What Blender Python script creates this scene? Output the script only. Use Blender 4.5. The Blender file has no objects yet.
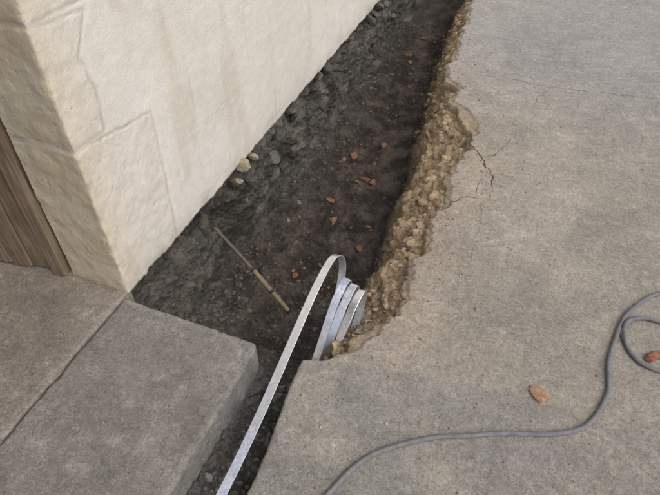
import bpy, math, random
import numpy as np
from mathutils import Vector, noise, Matrix
from mathutils.bvhtree import BVHTree
random.seed(7)
R=math.radians
scene=bpy.context.scene
N=noise.noise
def lerp(a,b,t): return a+(b-a)*t
def sst(a,b,x):
    t=max(0.,min(1.,(x-a)/(b-a))); return t*t*(3-2*t)
def interp(tab,x):
    if x<=tab[0][0]: return tab[0][1]
    for (a,b),(c,d) in zip(tab,tab[1:]):
        if x<=c: return b+(d-b)*(x-a)/(c-a)
    return tab[-1][1]
def n1(x,y=0.,z=0.): return N(Vector((x,y,z)))
def fbm(x,y,z,o=4):
    v=0;a=1;s=0
    for i in range(o):
        v+=a*N(Vector((x,y,z)));s+=a;a*=.55;x*=2.1;y*=2.1;z*=2.1
    return v/s
def ridge(x,y,z,o=4):
    v=0;a=1;s=0
    for i in range(o):
        v+=a*(1-abs(N(Vector((x,y,z))))*2.2);s+=a;a*=.5;x*=2.1;y*=2.1;z*=2.1
    return v/s
def steps(segs):
    out=[segs[0][0]]
    for a,b,d in segs:
        n=max(1,round((b-a)/d))
        out+= [a+(b-a)*k/n for k in range(1,n+1)]
    return out
def link(o,parent=None):
    scene.collection.objects.link(o)
    if parent: o.parent=parent
    return o
def mesh_obj(name,verts,faces,mat,parent=None,smooth=True,cols=None):
    me=bpy.data.meshes.new(name); me.from_pydata(verts,[],faces)
    if smooth: me.polygons.foreach_set('use_smooth',[True]*len(me.polygons))
    if cols is not None:
        at=me.color_attributes.new('Col','FLOAT_COLOR','POINT')
        arr=np.ones((len(verts),4),dtype=np.float32); arr[:,:3]=np.array(cols,dtype=np.float32)
        at.data.foreach_set('color',arr.ravel())
    me.materials.append(mat); me.update()
    return link(bpy.data.objects.new(name,me),parent)
def grid_faces(nr,nc):
    return [(r*nc+c,r*nc+c+1,(r+1)*nc+c+1,(r+1)*nc+c) for r in range(nr-1) for c in range(nc-1)]
def empty(name):
    e=bpy.data.objects.new(name,None); return link(e)

# ---------------------------------------------------------------- materials
class NT:
    def __init__(s,name):
        s.m=bpy.data.materials.new(name); s.m.use_nodes=True; s.t=s.m.node_tree
        s.b=s.t.nodes['Principled BSDF']; s.co=s.t.nodes.new('ShaderNodeTexCoord').outputs['Object']
    def n(s,typ,**k):
        nd=s.t.nodes.new(typ)
        for a,v in k.items(): setattr(nd,a,v)
        return nd
    def L(s,a,b): s.t.links.new(a,b)
    def noise(s,scale,detail=4,rough=.6,vec=None,dist=0):
        nd=s.n('ShaderNodeTexNoise'); nd.inputs['Scale'].default_value=scale; nd.inputs['Detail'].default_value=detail
        nd.inputs['Roughness'].default_value=rough; nd.inputs['Distortion'].default_value=dist
        s.L(vec or s.co,nd.inputs['Vector']); return nd.outputs['Fac']
    def vor(s,scale,feature='F1'):
        nd=s.n('ShaderNodeTexVoronoi',feature=feature); nd.inputs['Scale'].default_value=scale; s.L(s.co,nd.inputs['Vector']); return nd.outputs['Distance']
    def ramp(s,fac,stops):
        nd=s.n('ShaderNodeValToRGB'); e=nd.color_ramp.elements
        while len(e)<len(stops): e.new(.5)
        for el,(p,c) in zip(e,stops):
            el.position=p; el.color=(c,c,c,1) if not hasattr(c,'__len__') else (*c,1)
        s.L(fac,nd.inputs[0]); return nd.outputs['Color']
    def mix(s,a,b,fac=1.,mode='MULTIPLY'):
        nd=s.n('ShaderNodeMix',data_type='RGBA',blend_type=mode)
        for k,v in ((0,fac),(6,a),(7,b)):
            if hasattr(v,'links') or isinstance(v,bpy.types.NodeSocket): s.L(v,nd.inputs[k])
            else: nd.inputs[k].default_value=v if k==0 else (*v,1)
        return nd.outputs[2]
    def bump(s,h,strength,dist,prev=None):
        nd=s.n('ShaderNodeBump'); nd.inputs['Strength'].default_value=strength; nd.inputs['Distance'].default_value=dist
        s.L(h,nd.inputs['Height'])
        if prev: s.L(prev,nd.inputs['Normal'])
        return nd.outputs['Normal']
    def fin(s,col,rough=.9,normal=None,metal=0,spec=.25):
        if isinstance(col,bpy.types.NodeSocket): s.L(col,s.b.inputs['Base Color'])
        else: s.b.inputs['Base Color'].default_value=(*col,1)
        if isinstance(rough,bpy.types.NodeSocket): s.L(rough,s.b.inputs['Roughness'])
        else: s.b.inputs['Roughness'].default_value=rough
        s.b.inputs['Metallic'].default_value=metal; s.b.inputs['Specular IOR Level'].default_value=spec
        if normal: s.L(normal,s.b.inputs['Normal'])
        return s.m
    def attr(s):
        nd=s.n('ShaderNodeAttribute'); nd.attribute_name='Col'; return nd.outputs['Color']

def concrete_mat(name,pit=1.):
    t=NT(name); c=t.attr()
    c=t.mix(c,t.ramp(t.noise(1.6,5,.6,dist=.6),[(.3,(.87,.87,.88)),(.7,(1.09,1.08,1.06))]))
    c=t.mix(c,t.ramp(t.noise(9,6,.7),[(.3,.82),(.68,1.1)]))
    c=t.mix(c,t.ramp(t.noise(38,6,.75),[(.32,.80),(.6,1.08)]))
    c=t.mix(c,t.ramp(t.noise(90,5,.75),[(.3,.74),(.7,1.20)]))
    c=t.mix(c,t.ramp(t.noise(260,3,.75),[(.32,.58),(.5,1.0),(.72,1.28)]))
    c=t.mix(c,t.ramp(t.vor(85),[(.07,.5),(.14,1.)]),.65)
    c=t.mix(c,t.ramp(t.vor(31),[(.05,.5),(.11,1.)]),.75)
    c=t.mix(c,t.ramp(t.noise(24,2,.5),[(.62,(1,1,1)),(.72,(1.25,1.22,1.16))]))
    n=t.bump(t.noise(14,5,.65),.5*pit,.022)
    n=t.bump(t.noise(110,6,.8),.9*pit,.008,n)
    n=t.bump(t.ramp(t.vor(85),[(.05,0.),(.14,1.)]),.5*pit,.003,n)
    n=t.bump(t.ramp(t.vor(31),[(.04,0.),(.11,1.)]),.6*pit,.004,n)
    return t.fin(c,.92,n)
def earth_mat(name):
    t=NT(name); c=t.attr()
    c=t.mix(c,t.ramp(t.noise(11,6,.7),[(.3,.66),(.7,1.3)]))
    c=t.mix(c,t.ramp(t.noise(75,5,.75),[(.3,.55),(.7,1.4)]))
    c=t.mix(c,t.ramp(t.vor(140),[(.1,1.5),(.35,.9)]),.5)
    n=t.bump(t.noise(45,6,.75),1.,.026)
    n=t.bump(t.noise(190,4,.8),.9,.008,n)
    return t.fin(c,.95,n,spec=.15)
def stone_mat(name,sc=1.):
    t=NT(name); c=t.attr()
    c=t.mix(c,t.ramp(t.noise(60*sc,5,.7),[(.3,.6),(.7,1.35)]))
    n=t.bump(t.noise(120*sc,5,.75),.8,.008)
    return t.fin(c,.95,n,spec=.12)
def wall_mat():
    t=NT('lime_render'); c=t.attr()
    c=t.mix(c,t.ramp(t.noise(2.2,5,.6,dist=.4),[(.3,(.93,.92,.905)),(.7,(1.03,1.03,1.03))]))
    c=t.mix(c,t.ramp(t.noise(22,6,.7),[(.3,.93),(.7,1.04)]))
    c=t.mix(c,t.ramp(t.noise(200,3,.75),[(.3,.87),(.7,1.05)]))
    n=t.bump(t.noise(12,5,.6),.2,.02)
    n=t.bump(t.noise(120,6,.8),.55,.005,n)
    return t.fin(c,.9,n,spec=.2)
M_conc=concrete_mat('worn_concrete'); M_conc2=concrete_mat('step_concrete',1.1); M_earth=earth_mat('excavated_earth')
M_stone=stone_mat('rubble_stone'); M_wall=wall_mat()
def wood():
    t=NT('weathered_wood')
    mp=t.n('ShaderNodeMapping'); mp.inputs['Scale'].default_value=(1,1,.06); t.L(t.co,mp.inputs['Vector'])
    g=t.noise(55,6,.7,mp.outputs[0],.5)
    c=t.ramp(g,[(.3,(.10,.074,.05)),(.5,(.21,.16,.112)),(.7,(.31,.25,.185))])
    c=t.mix(c,t.ramp(t.noise(5,4,.6),[(.3,.75),(.7,1.15)]))
    return t.fin(c,.85,t.bump(g,.7,.004))
M_wood=wood()
def galv():
    t=NT('galvanised_steel')
    c=t.ramp(t.noise(38,5,.7),[(.3,(.70,.72,.75)),(.7,(.90,.915,.94))])
    r=t.ramp(t.noise(60,5,.7),[(.3,.20),(.7,.40)])
    return t.fin(c,r,t.bump(t.noise(30,4,.6),.3,.005),metal=.8,spec=.6)
M_galv=galv()
def cablem():
    t=NT('grey_cable_sheath')
    c=t.ramp(t.noise(35,5,.7),[(.3,(.13,.13,.135)),(.7,(.22,.22,.22))])
    return t.fin(c,.7,t.bump(t.noise(160,4,.7),.3,.002))
M_cable=cablem()
def plain(name,col,rough=.8,var=30):
    t=NT(name); c=t.mix(col,t.ramp(t.noise(var,5,.7),[(.3,.7),(.7,1.25)]))
    return t.fin(c,rough,t.bump(t.noise(var*3,4,.7),.4,.004))
M_crack=plain('crack_dirt',(.07,.058,.046)); M_faint=plain('joint_dirt',(.22,.19,.15)); M_dark=plain('interior_plaster',(.25,.22,.18),var=5)
M_ground=plain('bare_ground',(.22,.19,.14),.95,3); M_tile=plain('roof_tiles',(.32,.15,.09),.85,12)

# ---------------------------------------------------------------- concrete paving (right)
EDGE=[(-1,-.40),(.3,-.445),(.50,-.455),(.64,-.462),(.86,-.488),(.965,-.492),(.985,-.43),(1.02,-.40),(1.11,-.385),(1.17,-.34),(1.23,-.295),(1.33,-.262),(1.40,-.28),(1.52,-.292),
 (1.60,-.262),(1.69,-.272),(1.84,-.285),(1.92,-.262),(2.0,-.28),(2.2,-.285),(2.38,-.25),(2.51,-.262),(2.60,-.34),(2.68,-.36),(2.75,-.43),(2.92,-.43),(2.98,-.50),(3.04,-.53),(3.4,-.55),(3.86,-.59),(4.3,-.62),(12,-.9)]
STEP=[(-.6,.965),(-.49,.972),(-.35,1.005),(-.22,1.03),(-.05,1.06),(.2,1.10),(.44,1.10),(.61,1.10),(2,1.13),(9,1.2)]
def edge_x(y):
    k=sst(.97,1.02,y)
    c=noise.voronoi(Vector((y*11,.3,0)))[0][0]
    c2=noise.voronoi(Vector((y*31,4.3,0)))[0][0]
    return interp(EDGE,y)+k*(.018*n1(y*13,3.1)+.034*(c-.35)+.018*(c2-.35)+.010*n1(y*55,7.7)+.006*n1(y*120,1.2))+(1-k)*.003*n1(y*40,2)
def pave_z(x,y):
    ys=interp(STEP,x)+.006*n1(x*14,5.)+.004*n1(x*50,1.)
    z=.008*n1(x*1.3,y*1.3,2.)+.003*n1(x*6,y*6,4.)+.0014*n1(x*24,y*24,9)
    z-=.007*(1-sst(ys-.007,ys+.004,y))*(1-.8*sst(-.1,.5,x))
    return z
ys=steps([(-3,.3,.15),(.3,4.3,.0065),(4.3,12,.1)])
offs=[0,0,0,0]+steps([(.004,.08,.0065),(.08,1.2,.016),(1.2,8,.15)])
V=[];C=[]
for y in ys:
    xe=edge_x(y)
    soil=sst(.96,1.1,y)
    ca=n1(y*9,11.)*.5+.5
    spw=(.014+.05*max(0,fbm(y*6,3.,9.)+.12)+.06*math.exp(-((y-2.62)/.10)**2)+.035*math.exp(-((y-1.12)/.07)**2))*soil
    for j,o in enumerate(offs):
        x=xe+o; z=pave_z(x,y); sp=0
        if j==0: x=xe+.05; z=-.13
        elif j==1: x=xe+.012+.014*n1(y*30,3)*soil; z=-.085
        elif j==2: x=xe-.004+.018*n1(y*45,6)*soil; z-=.045
        elif j==3: x+=.008*n1(y*70,2)*soil; z-=.012+.012*soil*ca
        else:
            if o<.12 and soil>0:
                w_=spw+.012*n1(x*45,y*45,3.)
                sp=1-sst(w_-.006,w_+.003,o)
                z-=sp*(.009+.010*(1-o/max(.01,w_+.02))*ca+.007*fbm(x*30,y*30,5.))
            z-=.004*math.exp(-(o/.006)**2)
        V.append((x,y,z))
        base=np.array((.435,.395,.33))
        low=(1-sst(-.006,.006,y-(interp(STEP,x)+.006*n1(x*14,5.))))*(1-.6*sst(-.1,.6,x))
        base=lerp(base,np.array((.37,.35,.31)),low)
        d=math.exp(-max(0,o-.01)/.16)*soil
        base=lerp(base,np.array((.50,.41,.295)),min(1,d*.8*(.6+1.1*fbm(x*6,y*6,1.))))
        pz=max(0,fbm(x*1.7,y*1.7,6.)+.03)
        base=lerp(base,np.array((.31,.285,.245)),min(.5,pz*1.3))
        pz=max(0,fbm(x*3.1+9,y*3.1,16.)-.08)
        base=lerp(base,np.array((.53,.48,.395)),min(.6,pz*2.2))
        if y>2.3: base=lerp(base,np.array((.40,.39,.37)),sst(2.3,3.6,y)*.8)
        base=lerp(base,np.array((.48,.375,.25))*(.85+.5*fbm(x*25,y*25,2.)),.75*sp)
        if j<4: base=lerp(base,np.array((.45,.35,.235)),.7*soil)*.95
        C.append(base)
paving=mesh_obj('concrete_paving',V,grid_faces(len(ys),len(offs)),M_conc,cols=C)

def crack(poly,w,seed,cut=-9):
    pts=[]
    for (a,b) in zip(poly,poly[1:]):
        a=Vector(a);b=Vector(b);n=max(2,int((b-a).length/.005))
        for k in range(n):
            p=a.lerp(b,k/n)
            q=p+Vector((fbm(p.x*14,p.y*14,seed),fbm(p.x*14,p.y*14,seed+9)))*.035+Vector((n1(p.x*120,p.y*120,seed),n1(p.x*120,p.y*120,seed+9)))*.003
            pts.append(q)
    pts.append(Vector(poly[-1]))
    V=[];F=[]
    for i,p in enumerate(pts):
        t=(pts[min(i+1,len(pts)-1)]-pts[max(i-1,0)]).normalized(); nn=Vector((-t.y,t.x))
        ww=w*(.25+1.3*abs(n1(i*.17,seed)))*min(1,i/6+.1,(len(pts)-1-i)/6+.1)*.5
        for s in (-1,1):
            q=p+nn*ww*s; V.append((q.x,q.y,pave_z(q.x,q.y)+.0012))
        if i and n1(i*.06,seed+30)>cut: F.append((2*i-2,2*i-1,2*i+1,2*i))
    return V,F
def cracks(name,lst,mat):
    cv=[];cf=[]
    for poly,w,sd,cut in lst:
        v,f_=crack(poly,w,sd,cut); b=len(cv); cv+=v; cf+=[tuple(i+b for i in q) for q in f_]
    mesh_obj(name,cv,cf,mat)
cracks('paving_crack',[([(-.27,2.50),(-.23,2.39),(-.16,2.30),(-.10,2.21),(-.07,2.10)],.012,1,-9),([(-.16,2.30),(-.13,2.33),(-.08,2.42),(-.06,2.52)],.004,2,-9),
  ([(-.245,1.87),(-.22,1.93),(-.18,1.97),(-.12,2.02),(-.07,2.10)],.005,3,-.25),([(-.10,2.21),(-.14,2.12),(-.13,2.03)],.0035,4,-.2),([(-.10,2.21),(-.02,2.2),(.06,2.26)],.0025,14,-.2)],M_crack)
cracks('paving_hairline',[([(-.33,3.09),(.11,3.11),(.62,3.18),(1.3,3.24)],.007,5,-.12),([(-.07,2.10),(-.09,1.9),(-.06,1.72),(-.07,1.60),(-.05,1.5)],.004,6,-.25),([(.9,2.2),(.7,2.6),(.62,3.1)],.004,16,-.05),
  ([(-.23,1.35),(-.1,1.38),(.05,1.33)],.0025,26,-.2),([(-.06,2.52),(.02,2.7),(.0,2.95),(.08,3.1)],.004,36,-.15)],M_faint)

# ---------------------------------------------------------------- step slab + threshold (left)
def slab(name,x0,x1,y0,y1,zt,th,dx,r,col,chip,seed,mat):
    ex=[-th,-th*.6,-th*.3,-.006]
    def axis(a,b,d):
        core=steps([(a,a+.03,.005),(a+.03,b-.04,d),(b-.04,b,.005)])
        return [(a,-e) for e in ex]+[(c,0) for c in core]+[(b,-e) for e in reversed(ex)]
    X=axis(x0,x1,dx)
    core=steps([(y0,y1-1.1,.1),(y1-1.1,y1-.04,.008),(y1-.04,y1,.005)])
    Y=[(y0,-e) for e in ex]+[(c,0) for c in core]+[(y1,-e) for e in reversed(ex)]
    V=[];C=[]
    for y,oy in Y:
        for x,ox in X:
            z=zt+.003*n1(x*3,y*3,seed)+.0015*n1(x*16,y*16,seed)+.0008*n1(x*45,y*45,seed)
            rr=r*(1+chip*max(0,fbm(x*9,y*9,seed+3)*2.5)+chip*3.2*max(0,n1(x*28,y*28,seed+31)-.15))
            px,py=x,y
            for d,ax in ((min(x-x0,x1-x),0),(min(y-y0,y1-y),1)):
                if d<rr: z-=rr-math.sqrt(max(0,rr*rr-(rr-d)**2))
            cx=x1-.025;cy=y1-.025
            if x>cx and y>cy:
                v=Vector((x-cx,y-cy))
                if v.length>.025: v=v.normalized()*.025; px,py=cx+v.x,cy+v.y
            o=max(ox,oy)
            jj=.006*fbm(px*14,py*14,o*8+seed)
            if o>0 or x in(x0,x1) or y in (y0,y1):
                if x==x1 : px+=jj
                if y==y1: py+=jj
            if o>0: z-=o
            V.append((px,py,z))
            c=np.array(col)
            b=max(0,fbm(x*2.5,y*2.5,seed+5)+.1); c=lerp(c,c*np.array((.78,.77,.76)),min(1,b*1.6))
            w=max(0,fbm(x*6,y*6,seed+8)-.1); c=lerp(c,c*1.3,min(1,w*2))
            w=max(0,fbm(x*17,y*17,seed+18)-.12); c=lerp(c,c*1.35,min(1,w*3))
            ed=min(x1-x,y1-y)
            if ed<.025: c=c*(1.14+.25*n1(x*30,y*30,3))
            if o>.02: c=np.array((.36,.35,.325))*(1+.5*fbm(px*15,py*15,o*15))
            C.append(c)
    return mesh_obj(name,V,grid_faces(len(Y),len(X)),mat,cols=C)
slab('step_slab',-1.196,-.652,-1.5,.965,0,.16,.008,.008,(.33,.308,.275),1.0,3.,M_conc2)
slab('door_threshold',-2.6,-1.205,-1.5,1.02,-.001,.14,.010,.006,(.36,.322,.275),.9,13.,M_conc2)

# ---------------------------------------------------------------- trench
SF=[(.9,-.485),(1.10,-.475),(1.16,-.465),(1.39,-.43),(1.57,-.425),(1.91,-.43),(2.48,-.47),(3.11,-.56),(3.64,-.63),(4.3,-.68),(12,-.95)]
FZ=[(-.6,-.05),(-.3,-.13),(.5,-.17),(.85,-.20),(1.0,-.27),(1.2,-.40),(1.45,-.43),(2.2,-.43),(4,-.42),(11.2,-.42),(12,-.1)]
NP=270
def profile(y):
    k=sst(.95,1.05,y)
    xe=edge_x(y); fz=interp(FZ,y)
    sf=min(interp(SF,y)+.03*n1(y*5,8.)+.015*n1(y*17,8.),xe-.03)
    A=[(xe+.06,-.06,0),(xe+.012,-.10,0),(xe-.005,-.14,1),(xe-.02,fz,1),(-.56,fz,1.4),(-.62,fz,1.6),(-.645,-.13,2),(-1.10,-.10,2),(-1.26,-.05,2)]
    cav=.10*math.exp(-((y-1.68)/.15)**2)+.04*max(0,n1(y*3.3,14.))
    lx=-1.188-cav+.012*n1(y*2.3,4.)
    bank=1-sst(1.02,1.36,y)
    B=[(xe+.06,-.03,0),(xe+.006,-.034,0),(lerp(xe,sf,.45),-.07,.1),(sf,-.15,.5),(sf-.085,fz+.03,1),(-.82,fz-.01+.04*bank,1.2),(lx+.006+.10*bank,fz+.01+.08*bank,1.55),(lx+.02*bank,-.20+.03*bank,2),(min(-1.26,lx-.03),-.020,2)]
    return [tuple(lerp(p,q,k) for p,q in zip(a,b)) for a,b in zip(A,B)],k
ysT=steps([(-.6,.4,.05),(.4,3.2,.0065),(3.2,4.6,.010),(4.6,12,.1)])
V=[];C=[]
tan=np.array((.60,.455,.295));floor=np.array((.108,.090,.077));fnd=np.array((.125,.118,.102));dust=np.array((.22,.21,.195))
for y in ysT:
    P,k=profile(y)
    P=np.array(P); d=np.hypot(np.diff(P[:,0]),np.diff(P[:,1])); s=np.concatenate([[0],np.cumsum(d)])
    u=np.linspace(0,s[-1],NP); X=np.interp(u,s,P[:,0]);Z=np.interp(u,s,P[:,1]);W=np.interp(u,s,P[:,2])
    nx=-np.gradient(Z);nz=np.gradient(X); ln=np.hypot(nx,nz)+1e-9; nx/=-ln; nz/=-ln
    for x,z,w,ax,az,uu in zip(X,Z,W,nx,nz,u):
        p=Vector((x,y,z))
        pw=p+Vector((n1(x*9,y*9,z*9),n1(x*9,y*9,z*9+5),n1(x*9+5,y*9,z*9)))*.05+Vector((n1(x*30,y*30,z*30),n1(x*30,y*30,z*30+5),n1(x*30+5,y*30,z*30)))*.016
        vd=noise.voronoi(Vector((pw.x*5,pw.y*6.5,pw.z*11)))[0]; vs=noise.voronoi(pw*30)[0]
        edge=sst(.0,.10,vd[1]-vd[0])
        lump=(.45-vd[0])*.05+(.4-vs[0])*.016
        f1=fbm(x*9,y*9,z*9,4); f2=fbm(x*40,y*40,z*40,3)
        if w<1: a=lerp(.8,.6,w); D=lump*a+f1*.035+f2*.018
        elif w<1.5: D=f1*.018+f2*.014+(.4-vs[0])*.014+(1-k)*lump*.5
        else:
            kk=sst(1.5,1.8,w); rg_=ridge(x*7,y*6,z*10)
            D=lerp(f1*.018+f2*.011+(.4-vs[0])*.012,(rg_-.45)*.028+(edge-.75)*.014+f1*.030+f2*.026-.004,kk)
        D*=min(1,uu/.07,(s[-1]-uu)/.05)
        D=min(D,.04)
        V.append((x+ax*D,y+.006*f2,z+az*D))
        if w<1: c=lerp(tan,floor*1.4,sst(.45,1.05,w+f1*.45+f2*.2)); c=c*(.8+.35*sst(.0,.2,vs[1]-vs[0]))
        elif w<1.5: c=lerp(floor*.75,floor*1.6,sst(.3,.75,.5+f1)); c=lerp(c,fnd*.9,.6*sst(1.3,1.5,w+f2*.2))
        else: c=fnd
        if w>1.5:
            c=c*(.72+.36*edge)*(1+1.*f2)*(.75+.7*((vd[0]*37.)%.5 if False else N(Vector((vd[0]*.0,0,0)))+.4))
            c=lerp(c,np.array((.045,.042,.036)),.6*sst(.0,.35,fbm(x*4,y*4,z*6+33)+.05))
            c=lerp(c,np.array((.27,.25,.205)),.75*sst(.08,.28,fbm(x*7,y*7,z*9+3)))
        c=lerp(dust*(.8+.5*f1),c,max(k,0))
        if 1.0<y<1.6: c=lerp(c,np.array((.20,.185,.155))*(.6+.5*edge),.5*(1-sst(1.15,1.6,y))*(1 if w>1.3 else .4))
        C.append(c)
TF=grid_faces(len(ysT),NP)
trench=mesh_obj('excavated_trench',V,TF,M_earth,cols=C)
bvh=BVHTree.FromPolygons([Vector(v) for v in V],TF)

# ---------------------------------------------------------------- loose stones
def ico():
    import bmesh
    bm=bmesh.new(); bmesh.ops.create_icosphere(bm,subdivisions=2,radius=1.)
    v=[x.co.copy() for x in bm.verts]; f_=[tuple(q.index for q in fc.verts) for fc in bm.faces]; bm.free(); return v,f_
IV,IF=ico()
class Bag:
    def __init__(s): s.V=[];s.F=[];s.C=[]
    def stone(s,loc,r,col,flat=.65,ang=.35,aniso=.35):
        sd=random.random()*100; rot=Matrix.Rotation(random.random()*6.28,3,'Z')@Matrix.Rotation(random.gauss(0,.4),3,'X')@Matrix.Rotation(random.gauss(0,.4),3,'Y')
        sc=Vector((1+random.uniform(-aniso,aniso),1+random.uniform(-aniso,aniso),flat*random.uniform(.8,1.2)))*r
        pl=[(Vector((random.gauss(0,1),random.gauss(0,1),random.gauss(0,1))).normalized(),random.uniform(.5,.8)) for _ in range(9)]
        b=len(s.V)
        for v in IV:
            w=v*(1+ang*.5*N(v*1.4+Vector((sd,0,0))))
            for n_,d_ in pl:
                e=w.dot(n_)-d_
                if e>0: w=w-n_*e*.92
            w=rot@Vector((w.x*sc.x,w.y*sc.y,w.z*sc.z)); s.V.append(tuple(w+loc)); s.C.append(col)
        s.F+=[tuple(i+b for i in q) for q in IF]
    def obj(s,name,mat): return mesh_obj(name,s.V,s.F,mat,smooth=False,cols=s.C)
def drop(x,y):
    h=bvh.ray_cast(Vector((x,y,.5)),Vector((0,0,-1)))
    return h[0]
rub=Bag()
def gcol(lo=.08,hi=.24):
    g=random.uniform(lo,hi); w=random.uniform(.1,.6); return (g,g*(1-.3*w),g*(1-.65*w))
for _ in range(2900):
    y=random.uniform(.35,4.5) if random.random()<.65 else random.uniform(.98,1.7)
    if y<.95: x=random.uniform(-.64,-.47)
    else: x=random.uniform(-1.16,edge_x(y)-.04)
    h=drop(x,y)
    if not h: continue
    r=.0025+.012*random.random()**3
    if y>1.8: r*=.85
    rub.stone(h,r,gcol(.07,.18))
for _ in range(85):
    y=random.uniform(1.0,1.5) if random.random()<.6 else random.uniform(1.0,4.2); x=-1.13+abs(random.gauss(0,.07)); h=drop(x,y)
    if h:
        r=random.uniform(.01,.024); rub.stone(h-Vector((0,0,r*.3)),r,gcol(.09,.19))
for _ in range(130):
    y=random.uniform(.35,1.0); x=random.uniform(-.63,-.48); h=drop(x,y)
    if h: r=random.uniform(.006,.018); rub.stone(h,r,gcol(.15,.27))
for _ in range(480):
    y=random.uniform(1.0,4.2); xe=edge_x(y); x=xe-abs(random.gauss(0,.055))-.008; h=drop(x,y)
    if h:
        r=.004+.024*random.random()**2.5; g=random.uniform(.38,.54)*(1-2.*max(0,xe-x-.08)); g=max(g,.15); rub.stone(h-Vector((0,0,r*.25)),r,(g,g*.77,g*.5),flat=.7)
rub.obj('rubble_stones',M_stone)
fb=Bag()
for (yy,zz,r) in [(1.86,-.02,.045),(1.97,-.05,.034),(1.80,-.08,.036)]:
    fb.stone(Vector((-1.200,yy,zz)),r,(.36,.30,.20),flat=.6)
for i in range(22):
    g=random.uniform(.08,.15); yy=random.uniform(1.9,4.5); zz=random.uniform(-.3,-.04); rr_=random.uniform(.03,.06)
    fb.stone(Vector((-1.21,yy,zz)),rr_,(g,g*.94,g*.82),flat=.5)
fb.obj('footing_masonry',M_stone)
bf=Bag()
def brick(b,loc,sx,sy,sz,rz,tilt,col):
    rot=Matrix.Rotation(rz,3,'Z')@Matrix.Rotation(tilt,3,'X')
    pl=[(Vector((random.gauss(0,1),random.gauss(0,1),random.gauss(0,.5))).normalized(),random.uniform(.45,.75)) for _ in range(7)]
    base=len(b.V)
    for v in IV:
        m=max(abs(v.x),abs(v.y),abs(v.z)); w=v.lerp(v/m,.6)
        for n_,d_ in pl:
            e=w.dot(n_)-d_
            if e>0: w=w-n_*e*.9
        w=w*(1+.12*N(v*2+loc*9))
        b.V.append(tuple(rot@Vector((w.x*sx,w.y*sy,w.z*sz))+loc)); b.C.append(col)
    b.F+=[tuple(i+base for i in q) for q in IF]
BR=[(-.96,2.60),(-.73,2.44),(-.90,2.23),(-.85,1.65),(-.81,2.43),(-.87,4.05),(-.89,3.74),(-.78,2.81),(-.62,1.91),(-.82,2.09),(-.78,2.47),(-.93,3.9),(-.84,3.55),(-.75,4.2),(-.95,4.3),(-.8,4.4),(-.98,4.0),(-.85,4.3),(-.92,2.66)]
BC=[(.24,.125,.075),(.19,.10,.06),(.27,.145,.09)]
for x,y in BR:
    h=drop(x,y)
    if h:
        k=random.uniform(.75,1.5); brick(bf,h+Vector((0,0,.006)),.026*k,.018*k,.006*k,random.random()*6,random.gauss(0,.35),random.choice(BC))
for _ in range(80):
    y=random.uniform(1.5,4.5); x=random.uniform(-1.1,-.6); h=drop(x,y)
    if h: k=random.uniform(.2,.6); brick(bf,h+Vector((0,0,.002)),.026*k,.018*k,.007*k,random.random()*6,random.gauss(0,.3),random.choice(BC))
brick(bf,Vector((.26,1.115,pave_z(.26,1.115)+.008)),.040,.027,.011,-.5,.08,(.48,.30,.19))
brick(bf,Vector((.585,1.40,pave_z(.58,1.4)+.011)),.042,.028,.013,.5,-.1,(.34,.16,.095))
bf.obj('brick_fragments',M_stone)
gr=Bag()
for _ in range(1000):
    y=random.uniform(.5,3.6); x=edge_x(y)+.015+abs(random.gauss(0,.2)) if random.random()<.75 else random.uniform(-.3,1.6)
    if x<edge_x(y)+.012: continue
    r=.0012+.0048*random.random()**4; g=random.uniform(.22,.48)
    gr.stone(Vector((x,y,pave_z(x,y)+r*.4)),r,(g,g*.86,g*.68))
for _ in range(200):
    x=random.uniform(-1.7,-.67);y=random.uniform(.3,.95); r=.0012+.004*random.random()**4; g=random.uniform(.15,.4)
    gr.stone(Vector((x,y,.001+r*.5)),r,(g,g*.9,g*.78))
gr.obj('grit',M_stone)

# ---------------------------------------------------------------- house
house=empty('rendered_stone_house')
BL=[]
BL.append([(-.30,.0),(.325,.0),(.345,.28),(.355,.555),(.06,.60),(-.06,.612),(-.30,.59)])
BL.append([(-.30,.612),(-.06,.634),(.06,.621),(.135,.617),(.15,.74),(.125,.86),(.19,.955),(.0,.985),(-.30,.97)])
BL.append([(-.30,.99),(.0,1.002),(.40,.985),(.42,1.17),(.41,1.36),(-.30,1.37)])
z=1.39
for i in range(4):
    w=.2 if i%2==0 else .4; BL.append([(-.3,z),(w,z),(w,z+.37),(-.3,z+.37)]); z+=.39
GH=[]
rg=random.Random(3)
for zi,z0 in enumerate((.02,.34,.66,.97)):
    s_=.42+.17*(zi%2)
    while s_<6:
        l=rg.uniform(.3,.6); GH.append((s_,s_+l,z0,z0+.31)); s_+=l
def ghost(s,z):
    for a,b,c,d in GH:
        if a<=s<b and c<=z<d: return min(s-a,b-s,z-c,d-z)
    return .05
def sd_poly(px,pz,poly):
    d=1e9; ins=False; n=len(poly)
    for i in range(n):
        ax,az=poly[i];bx,bz=poly[(i+1)%n]
        ex,ez=bx-ax,bz-az; wx,wz=px-ax,pz-az
        t=max(0,min(1,(wx*ex+wz*ez)/(ex*ex+ez*ez))); d=min(d,math.hypot(wx-ex*t,wz-ez*t))
        if (az>pz)!=(bz>pz) and px<(bx-ax)*(pz-az)/(bz-az)+ax: ins=not ins
    return -d if ins else d
ss=steps([(-.25,.5,.005),(.5,4.0,.012),(4.0,11,.2)])
zs=steps([(0,1.15,.006),(1.15,3.,.06)])
V=[];C=[]
RC=.008
cream=np.array((.77,.735,.665)); stonec=np.array((.70,.625,.485))
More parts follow.
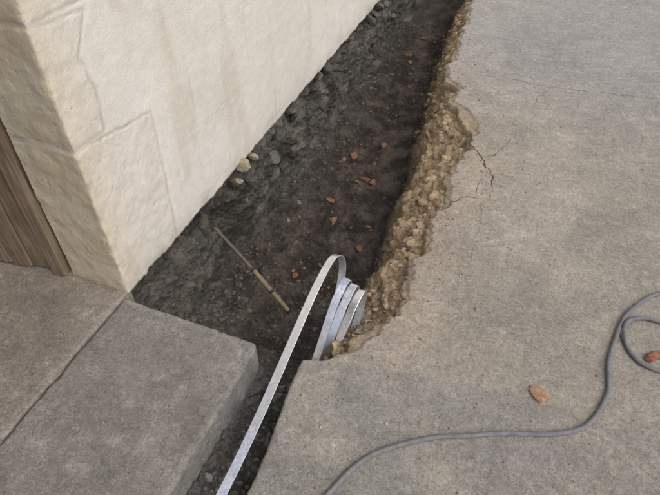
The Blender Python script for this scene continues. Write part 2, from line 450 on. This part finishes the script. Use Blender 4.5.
for r,z in enumerate([-9,-8]+zs):
    for s in ss:
        if s<-RC: x=-1.2+s; y=.99; nx,ny=0,-1
        elif s>RC: x=-1.2; y=.99+s; nx,ny=1,0
        else:
            a=(s/RC+1)/2*math.pi/2; x=-1.2-RC+RC*math.sin(a); y=.99+RC-RC*math.cos(a); nx,ny=math.sin(a),-math.cos(a)
        zb=-.012+.016*n1(s*9,2.)+.014*n1(s*40,6.)
        if s<.04: zb=-.014
        zz=z if z>-5 else 0
        zq=zz if zz>.02 else lerp(zb,.02,zz/.02)
        D=.004*fbm(s*3,zz*3,1.)+.0015*fbm(s*22,zz*22,2.,3)
        c=lerp(cream,cream*np.array((.93,.925,.91)),sst(.1,.9,fbm(s*2,zz*2,8.)+.5))
        wx=s+.005*n1(s*30,zz*30,3)+.010*n1(s*6,zz*6,5);wz=zz+.005*n1(s*30,zz*30,13)+.010*n1(s*6,zz*6,15)
        if s<.6:
            dmin=min(sd_poly(wx,wz,b)for b in BL)
            ins=1-sst(-.004,.002,dmin)
            rough=fbm(s*14,zz*14,7.,4)
            D+=ins*.0055*rough
            g=math.exp(-((dmin-.005)/.0055)**2)*(.55+.8*abs(n1(s*11,zz*11,2.))); D-=.0042*g
            mixk=ins*(.8 if s>.01 else 1.)
            c=lerp(c,lerp(cream*.94,stonec,.3+.7*(1-sst(-.03,.14,s))),mixk)
            c=lerp(c,np.array((.47,.40,.31)),min(1,g*.65))
            pv=noise.voronoi(Vector((s*55,zz*55,1)))[0][0]
            pit=ins*max(0,.24-pv)*max(0,min(1,fbm(s*6,zz*6,9.)*3+.45)); D-=.03*pit; c=c*(1-1.6*pit)
            if s<0: c=lerp(c,np.array((.62,.51,.355)),.6*sst(-.25,.35,fbm(s*7,zz*7,2.)))
            D-=.014*max(0,fbm(3.,zz*14,5.,3)+.1)*math.exp(-(s/.012)**2)
        gh=ghost(wx,wz); gg=math.exp(-(gh/.006)**2)*sst(-.2,.25,fbm(s*3,zz*3,21.))
        D-=.0014*gg; c=c*(1-.13*gg)
        st=sst(.10,.38,fbm(s*9,zz*1.3,44.)); c=lerp(c,c*np.array((.88,.86,.81)),st*.7)
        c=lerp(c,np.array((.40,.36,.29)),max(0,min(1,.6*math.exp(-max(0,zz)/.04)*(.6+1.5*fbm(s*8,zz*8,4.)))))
        if z==-9: nD=-.14; zq=zb+.004
        elif z==-8: nD=-.01;zq=zb
        else: nD=D
        V.append((x+nx*nD,y+ny*nD,zq)); C.append(c)
nr=len(zs)+2;nc=len(ss)
mesh_obj('rendered_wall_face',V,grid_faces(nr,nc),M_wall,house,cols=C)
def box(name,x0,x1,y0,y1,z0,z1,mat,parent=None,col=(.66,.6,.5)):
    v=[(x,y,z) for x in(x0,x1) for y in(y0,y1) for z in(z0,z1)]
    f_=[(0,1,3,2),(4,6,7,5),(0,4,5,1),(2,3,7,6),(0,2,6,4),(1,5,7,3)]
    return mesh_obj(name,v,f_,mat,parent,False,[col]*8)
box('wall_core',-1.448,-1.225,1.022,11.9,.02,2.99,M_wall,house)
box('near_wall',-1.45,-1.2,-3.,-.05,-.02,2.2,M_wall,house)
box('door_lintel',-1.45,-1.203,-3.,.985,2.203,3.,M_wall,house)
box('back_wall',-6.,-5.8,-3.,11.9,-.02,3.,M_dark,house)
box('far_gable',-5.79,-1.46,11.6,11.9,-.02,3.,M_dark,house)
box('near_gable',-5.79,-1.46,-3.,-2.8,-.02,3.,M_dark,house)
box('ceiling',-6.05,-1.12,-3.05,12.,3.003,3.1,M_dark,house)
box('interior_floor',-5.79,-2.61,-2.79,11.59,-.1,-.02,M_dark,house)
box('interior_floor_far',-2.605,-1.46,1.03,11.59,-.1,-.02,M_dark,house)
rv=[(-6.4,-3.3,2.98),(-6.4,12.3,2.98),(-3.6,-3.3,4.3),(-3.6,12.3,4.3),(-.95,-3.3,3.11),(-.95,12.3,3.11),(-6.4,-3.3,3.06),(-6.4,12.3,3.06),(-3.6,-3.3,4.38),(-3.6,12.3,4.38),(-.95,-3.3,3.19),(-.95,12.3,3.19)]
mesh_obj('tiled_roof',rv,[(0,1,3,2),(2,3,5,4),(6,8,9,7),(8,10,11,9),(0,6,7,1),(4,5,11,10),(0,2,8,6),(2,4,10,8),(1,7,9,3),(3,9,11,5)],M_tile,house,False)
dv=Vector((-.978,-.208,0)).normalized(); dn=Vector((dv.y,-dv.x,0))
if dn.y>0: dn=-dn
H=Vector((-1.468,1.0,0))
dV=[];dF=[]
def plank(a,b,z0,z1,t0,t1,bev=.004):
    pr=[(a+bev,t1),(b-bev,t1),(b,t1-bev),(b,t0),(a,t0),(a,t1-bev)]
    base=len(dV)
    for zz in (z0,z1):
        for l,t in pr:
            dV.append(tuple(H+dv*l+dn*t+Vector((0,0,zz))))
    n=6
    for i in range(n): dF.append((base+i,base+(i+1)%n,base+n+(i+1)%n,base+n+i))
    dF.append(tuple(base+i for i in range(n-1,-1,-1))); dF.append(tuple(base+n+i for i in range(n)))
plank(.0,.055,.006,2.12,-.02,.034)
ww=.085;a=.060
for i in range(9):
    plank(a,a+ww-.006,.012+.006*random.random(),2.1,-.01,.016+random.uniform(-.003,.003)); a+=ww
plank(a,a+.06,.006,2.12,-.02,.03)
mesh_obj('wooden_door',dV,dF,M_wood,house,False)

# ---------------------------------------------------------------- galvanised strip coil
def catmull(P,step=.006):
    P=[Vector(p) for p in P]; P=[P[0]*2-P[1]]+P+[P[-1]*2-P[-2]]; out=[]
    for i in range(1,len(P)-2):
        n=max(2,int((P[i+1]-P[i]).length/step))
        for k in range(n):
            t=k/n; a,b,c,d=P[i-1:i+3]
            out.append(.5*((2*b)+(c-a)*t+(2*a-5*b+4*c-d)*t*t+(3*b-a-3*c+d)*t**3))
    out.append(P[-2]); return out
path=[(-.52,-.25,.03),(-.515,.10,.012),(-.51,.47,.018),(-.512,.71,.045),(-.518,.94,.088),(-.521,1.12,.127),(-.521,1.23,.142),(-.519,1.31,.138),
 (-.513,1.355,.112),(-.506,1.372,.068),(-.501,1.36,.01),(-.500,1.315,-.065),(-.502,1.245,-.145),(-.506,1.165,-.215),(-.508,1.09,-.255),(-.504,1.035,-.255),(-.496,1.015,-.215),(-.485,1.035,-.15),(-.476,1.085,-.08)]
U=Vector((0,.66,.75)).normalized(); Vv=Vector((0,-.75,.66)).normalized()
Cc=Vector((0,1.19,-.07))
ph=2*math.pi-1.2
while ph<2*math.pi*3.4:
    tn=ph/(2*math.pi)
    A=.172-.012*(tn-1); B=.058
    c_=Cc+U*(A*math.cos(ph))-Vv*(B*math.sin(ph))
    x=-.476+.032*(tn-.81)+.012*math.cos(ph)
    path.append((x,c_.y,c_.z)); ph+=.39
pts=catmull(path)
W=.0275;T=.0032
V=[];F=[]
for i,p in enumerate(pts):
    t=(pts[min(i+1,len(pts)-1)]-pts[max(i-1,0)]).normalized()
    w=Vector((1,0,0))-t*t.x; w.normalize()
    w=(Matrix.Rotation(.14*math.sin(i*.017),3,t)@w)
    nn=t.cross(w)
    e=T*.35
    for a,b in ((-W/2+e,T/2),(W/2-e,T/2),(W/2,T/2-e),(W/2,-T/2+e),(W/2-e,-T/2),(-W/2+e,-T/2),(-W/2,-T/2+e),(-W/2,T/2-e)):
        V.append(tuple(p+w*a+nn*b))
    if i:
        for j in range(8): F.append(((i-1)*8+j,(i-1)*8+(j+1)%8,i*8+(j+1)%8,i*8+j))
F.append(tuple(range(8)));F.append(tuple(len(V)-8+j for j in range(8)))
mesh_obj('galvanised_steel_strip',V,F,M_galv,None,False)

# ---------------------------------------------------------------- cable
def tube(name,pts,rad,mat,parent=None,n=12):
    V=[];F=[];up=Vector((0,0,1))
    for i,p in enumerate(pts):
        t=(pts[min(i+1,len(pts)-1)]-pts[max(i-1,0)]).normalized(); a=t.cross(up).normalized(); b=a.cross(t)
        r=rad(i/(len(pts)-1)) if callable(rad) else rad
        for k in range(n):
            an=2*math.pi*k/n; V.append(tuple(p+(a*math.cos(an)+b*math.sin(an))*r))
        if i:
            for k in range(n): F.append(((i-1)*n+k,(i-1)*n+(k+1)%n,i*n+(k+1)%n,i*n+k))
    F.append(tuple(range(n)));F.append(tuple(len(V)-n+k for k in range(n)))
    return mesh_obj(name,V,F,mat,parent,True)
cp=[(-.75,-.1),(-.42,.25),(-.29,.48),(-.24,.59),(-.17,.735),(-.02,.855),(.10,.91),(.22,.962),(.33,1.01),(.41,1.075),(.455,1.20),(.455,1.34),(.48,1.50),(.54,1.635),(.62,1.71),(.73,1.73),(.82,1.64),(.80,1.49),(.70,1.385),(.62,1.355),(.55,1.365),(.505,1.42),(.495,1.50),(.545,1.555),(.62,1.565),(.74,1.54),(.95,1.42),(1.3,1.3),(2.4,1.6)]
cz=[]
for i,(x,y) in enumerate(cp):
    h=.0075
    if i in (22,23): h=.018 if i==22 else .012
    cz.append((x,y,(pave_z(x,y) if x>-.44 else 0)+h))
cc=catmull(cz,.01)
cc=[p+Vector((n1(i*.06,3.),n1(i*.06,8.),0))*.008 for i,p in enumerate(cc)]
tube('grey_cable',cc,.0075,M_cable)

# ---------------------------------------------------------------- rod
def rodm():
    t=NT('rod_varnish')
    c=t.ramp(t.noise(40,5,.7),[(.3,(.13,.105,.065)),(.7,(.27,.215,.135))])
    return t.fin(c,.75,t.bump(t.noise(90,4,.6),.4,.003))
rod=empty('wooden_handled_rod')
a=Vector((-1.14,1.49,-.09));b=Vector((-.735,1.36,-.335))
P=[a.lerp(b,t)+Vector((0,0,.012*math.sin(t*3.1))) for t in [k/40 for k in range(41)]]
M_rod=rodm(); M_rodd=plain('rod_dark_grip',(.06,.053,.045),.7)
tube('shaft',P[:22],.0078,plain('rod_steel',(.11,.095,.075),.65),rod)
tube('handle',P[20:],lambda t:.0095+.0015*math.sin(t*3.1),M_rod,rod)
for i in (20,30,39):
    tube('band',P[i:i+2],.0112,M_rodd,rod)

# ---------------------------------------------------------------- ground beyond
gv=[];gf=[]
def q(x0,x1,y0,y1):
    b=len(gv); gv.extend([(x0,y0,-.012),(x1,y0,-.012),(x1,y1,-.012),(x0,y1,-.012)]); gf.append((b,b+1,b+2,b+3))
q(-300,300,-300,-3);q(-300,300,12,300);q(-300,-6,-3,12);q(6.9,300,-3,12)
mesh_obj('ground',gv,gf,M_ground,None,False)

# ---------------------------------------------------------------- light
w=bpy.data.worlds.new('World'); scene.world=w; w.use_nodes=True
nt=w.node_tree; bg=nt.nodes['Background']; sky=nt.nodes.new('ShaderNodeTexSky'); sky.sky_type='NISHITA'; sky.sun_disc=False
el=R(50); az=R(108)
sky.sun_elevation=el; sky.sun_rotation=az; sky.air_density=1.0; sky.dust_density=3.
nt.links.new(sky.outputs[0],bg.inputs[0]); bg.inputs[1].default_value=.15
sl=bpy.data.lights.new('sun','SUN'); sl.energy=1.9; sl.angle=R(60); sl.color=(1,.955,.89)
so=link(bpy.data.objects.new('sun',sl))
d=Vector((math.sin(az)*math.cos(el),math.cos(az)*math.cos(el),math.sin(el)))
so.rotation_euler=(-d).to_track_quat('-Z','Y').to_euler(); so.location=(5,2,8)

cam=bpy.data.cameras.new('camera'); cam.sensor_width=36; cam.lens=36*571/660; cam.clip_end=1000; cam.clip_start=.05
co=link(bpy.data.objects.new('camera',cam)); co.location=(0,0,1.6); co.rotation_euler=(R(45),0,R(22))
scene.camera=co
scene.view_settings.view_transform='Standard'; scene.view_settings.look='None'; scene.view_settings.exposure=0
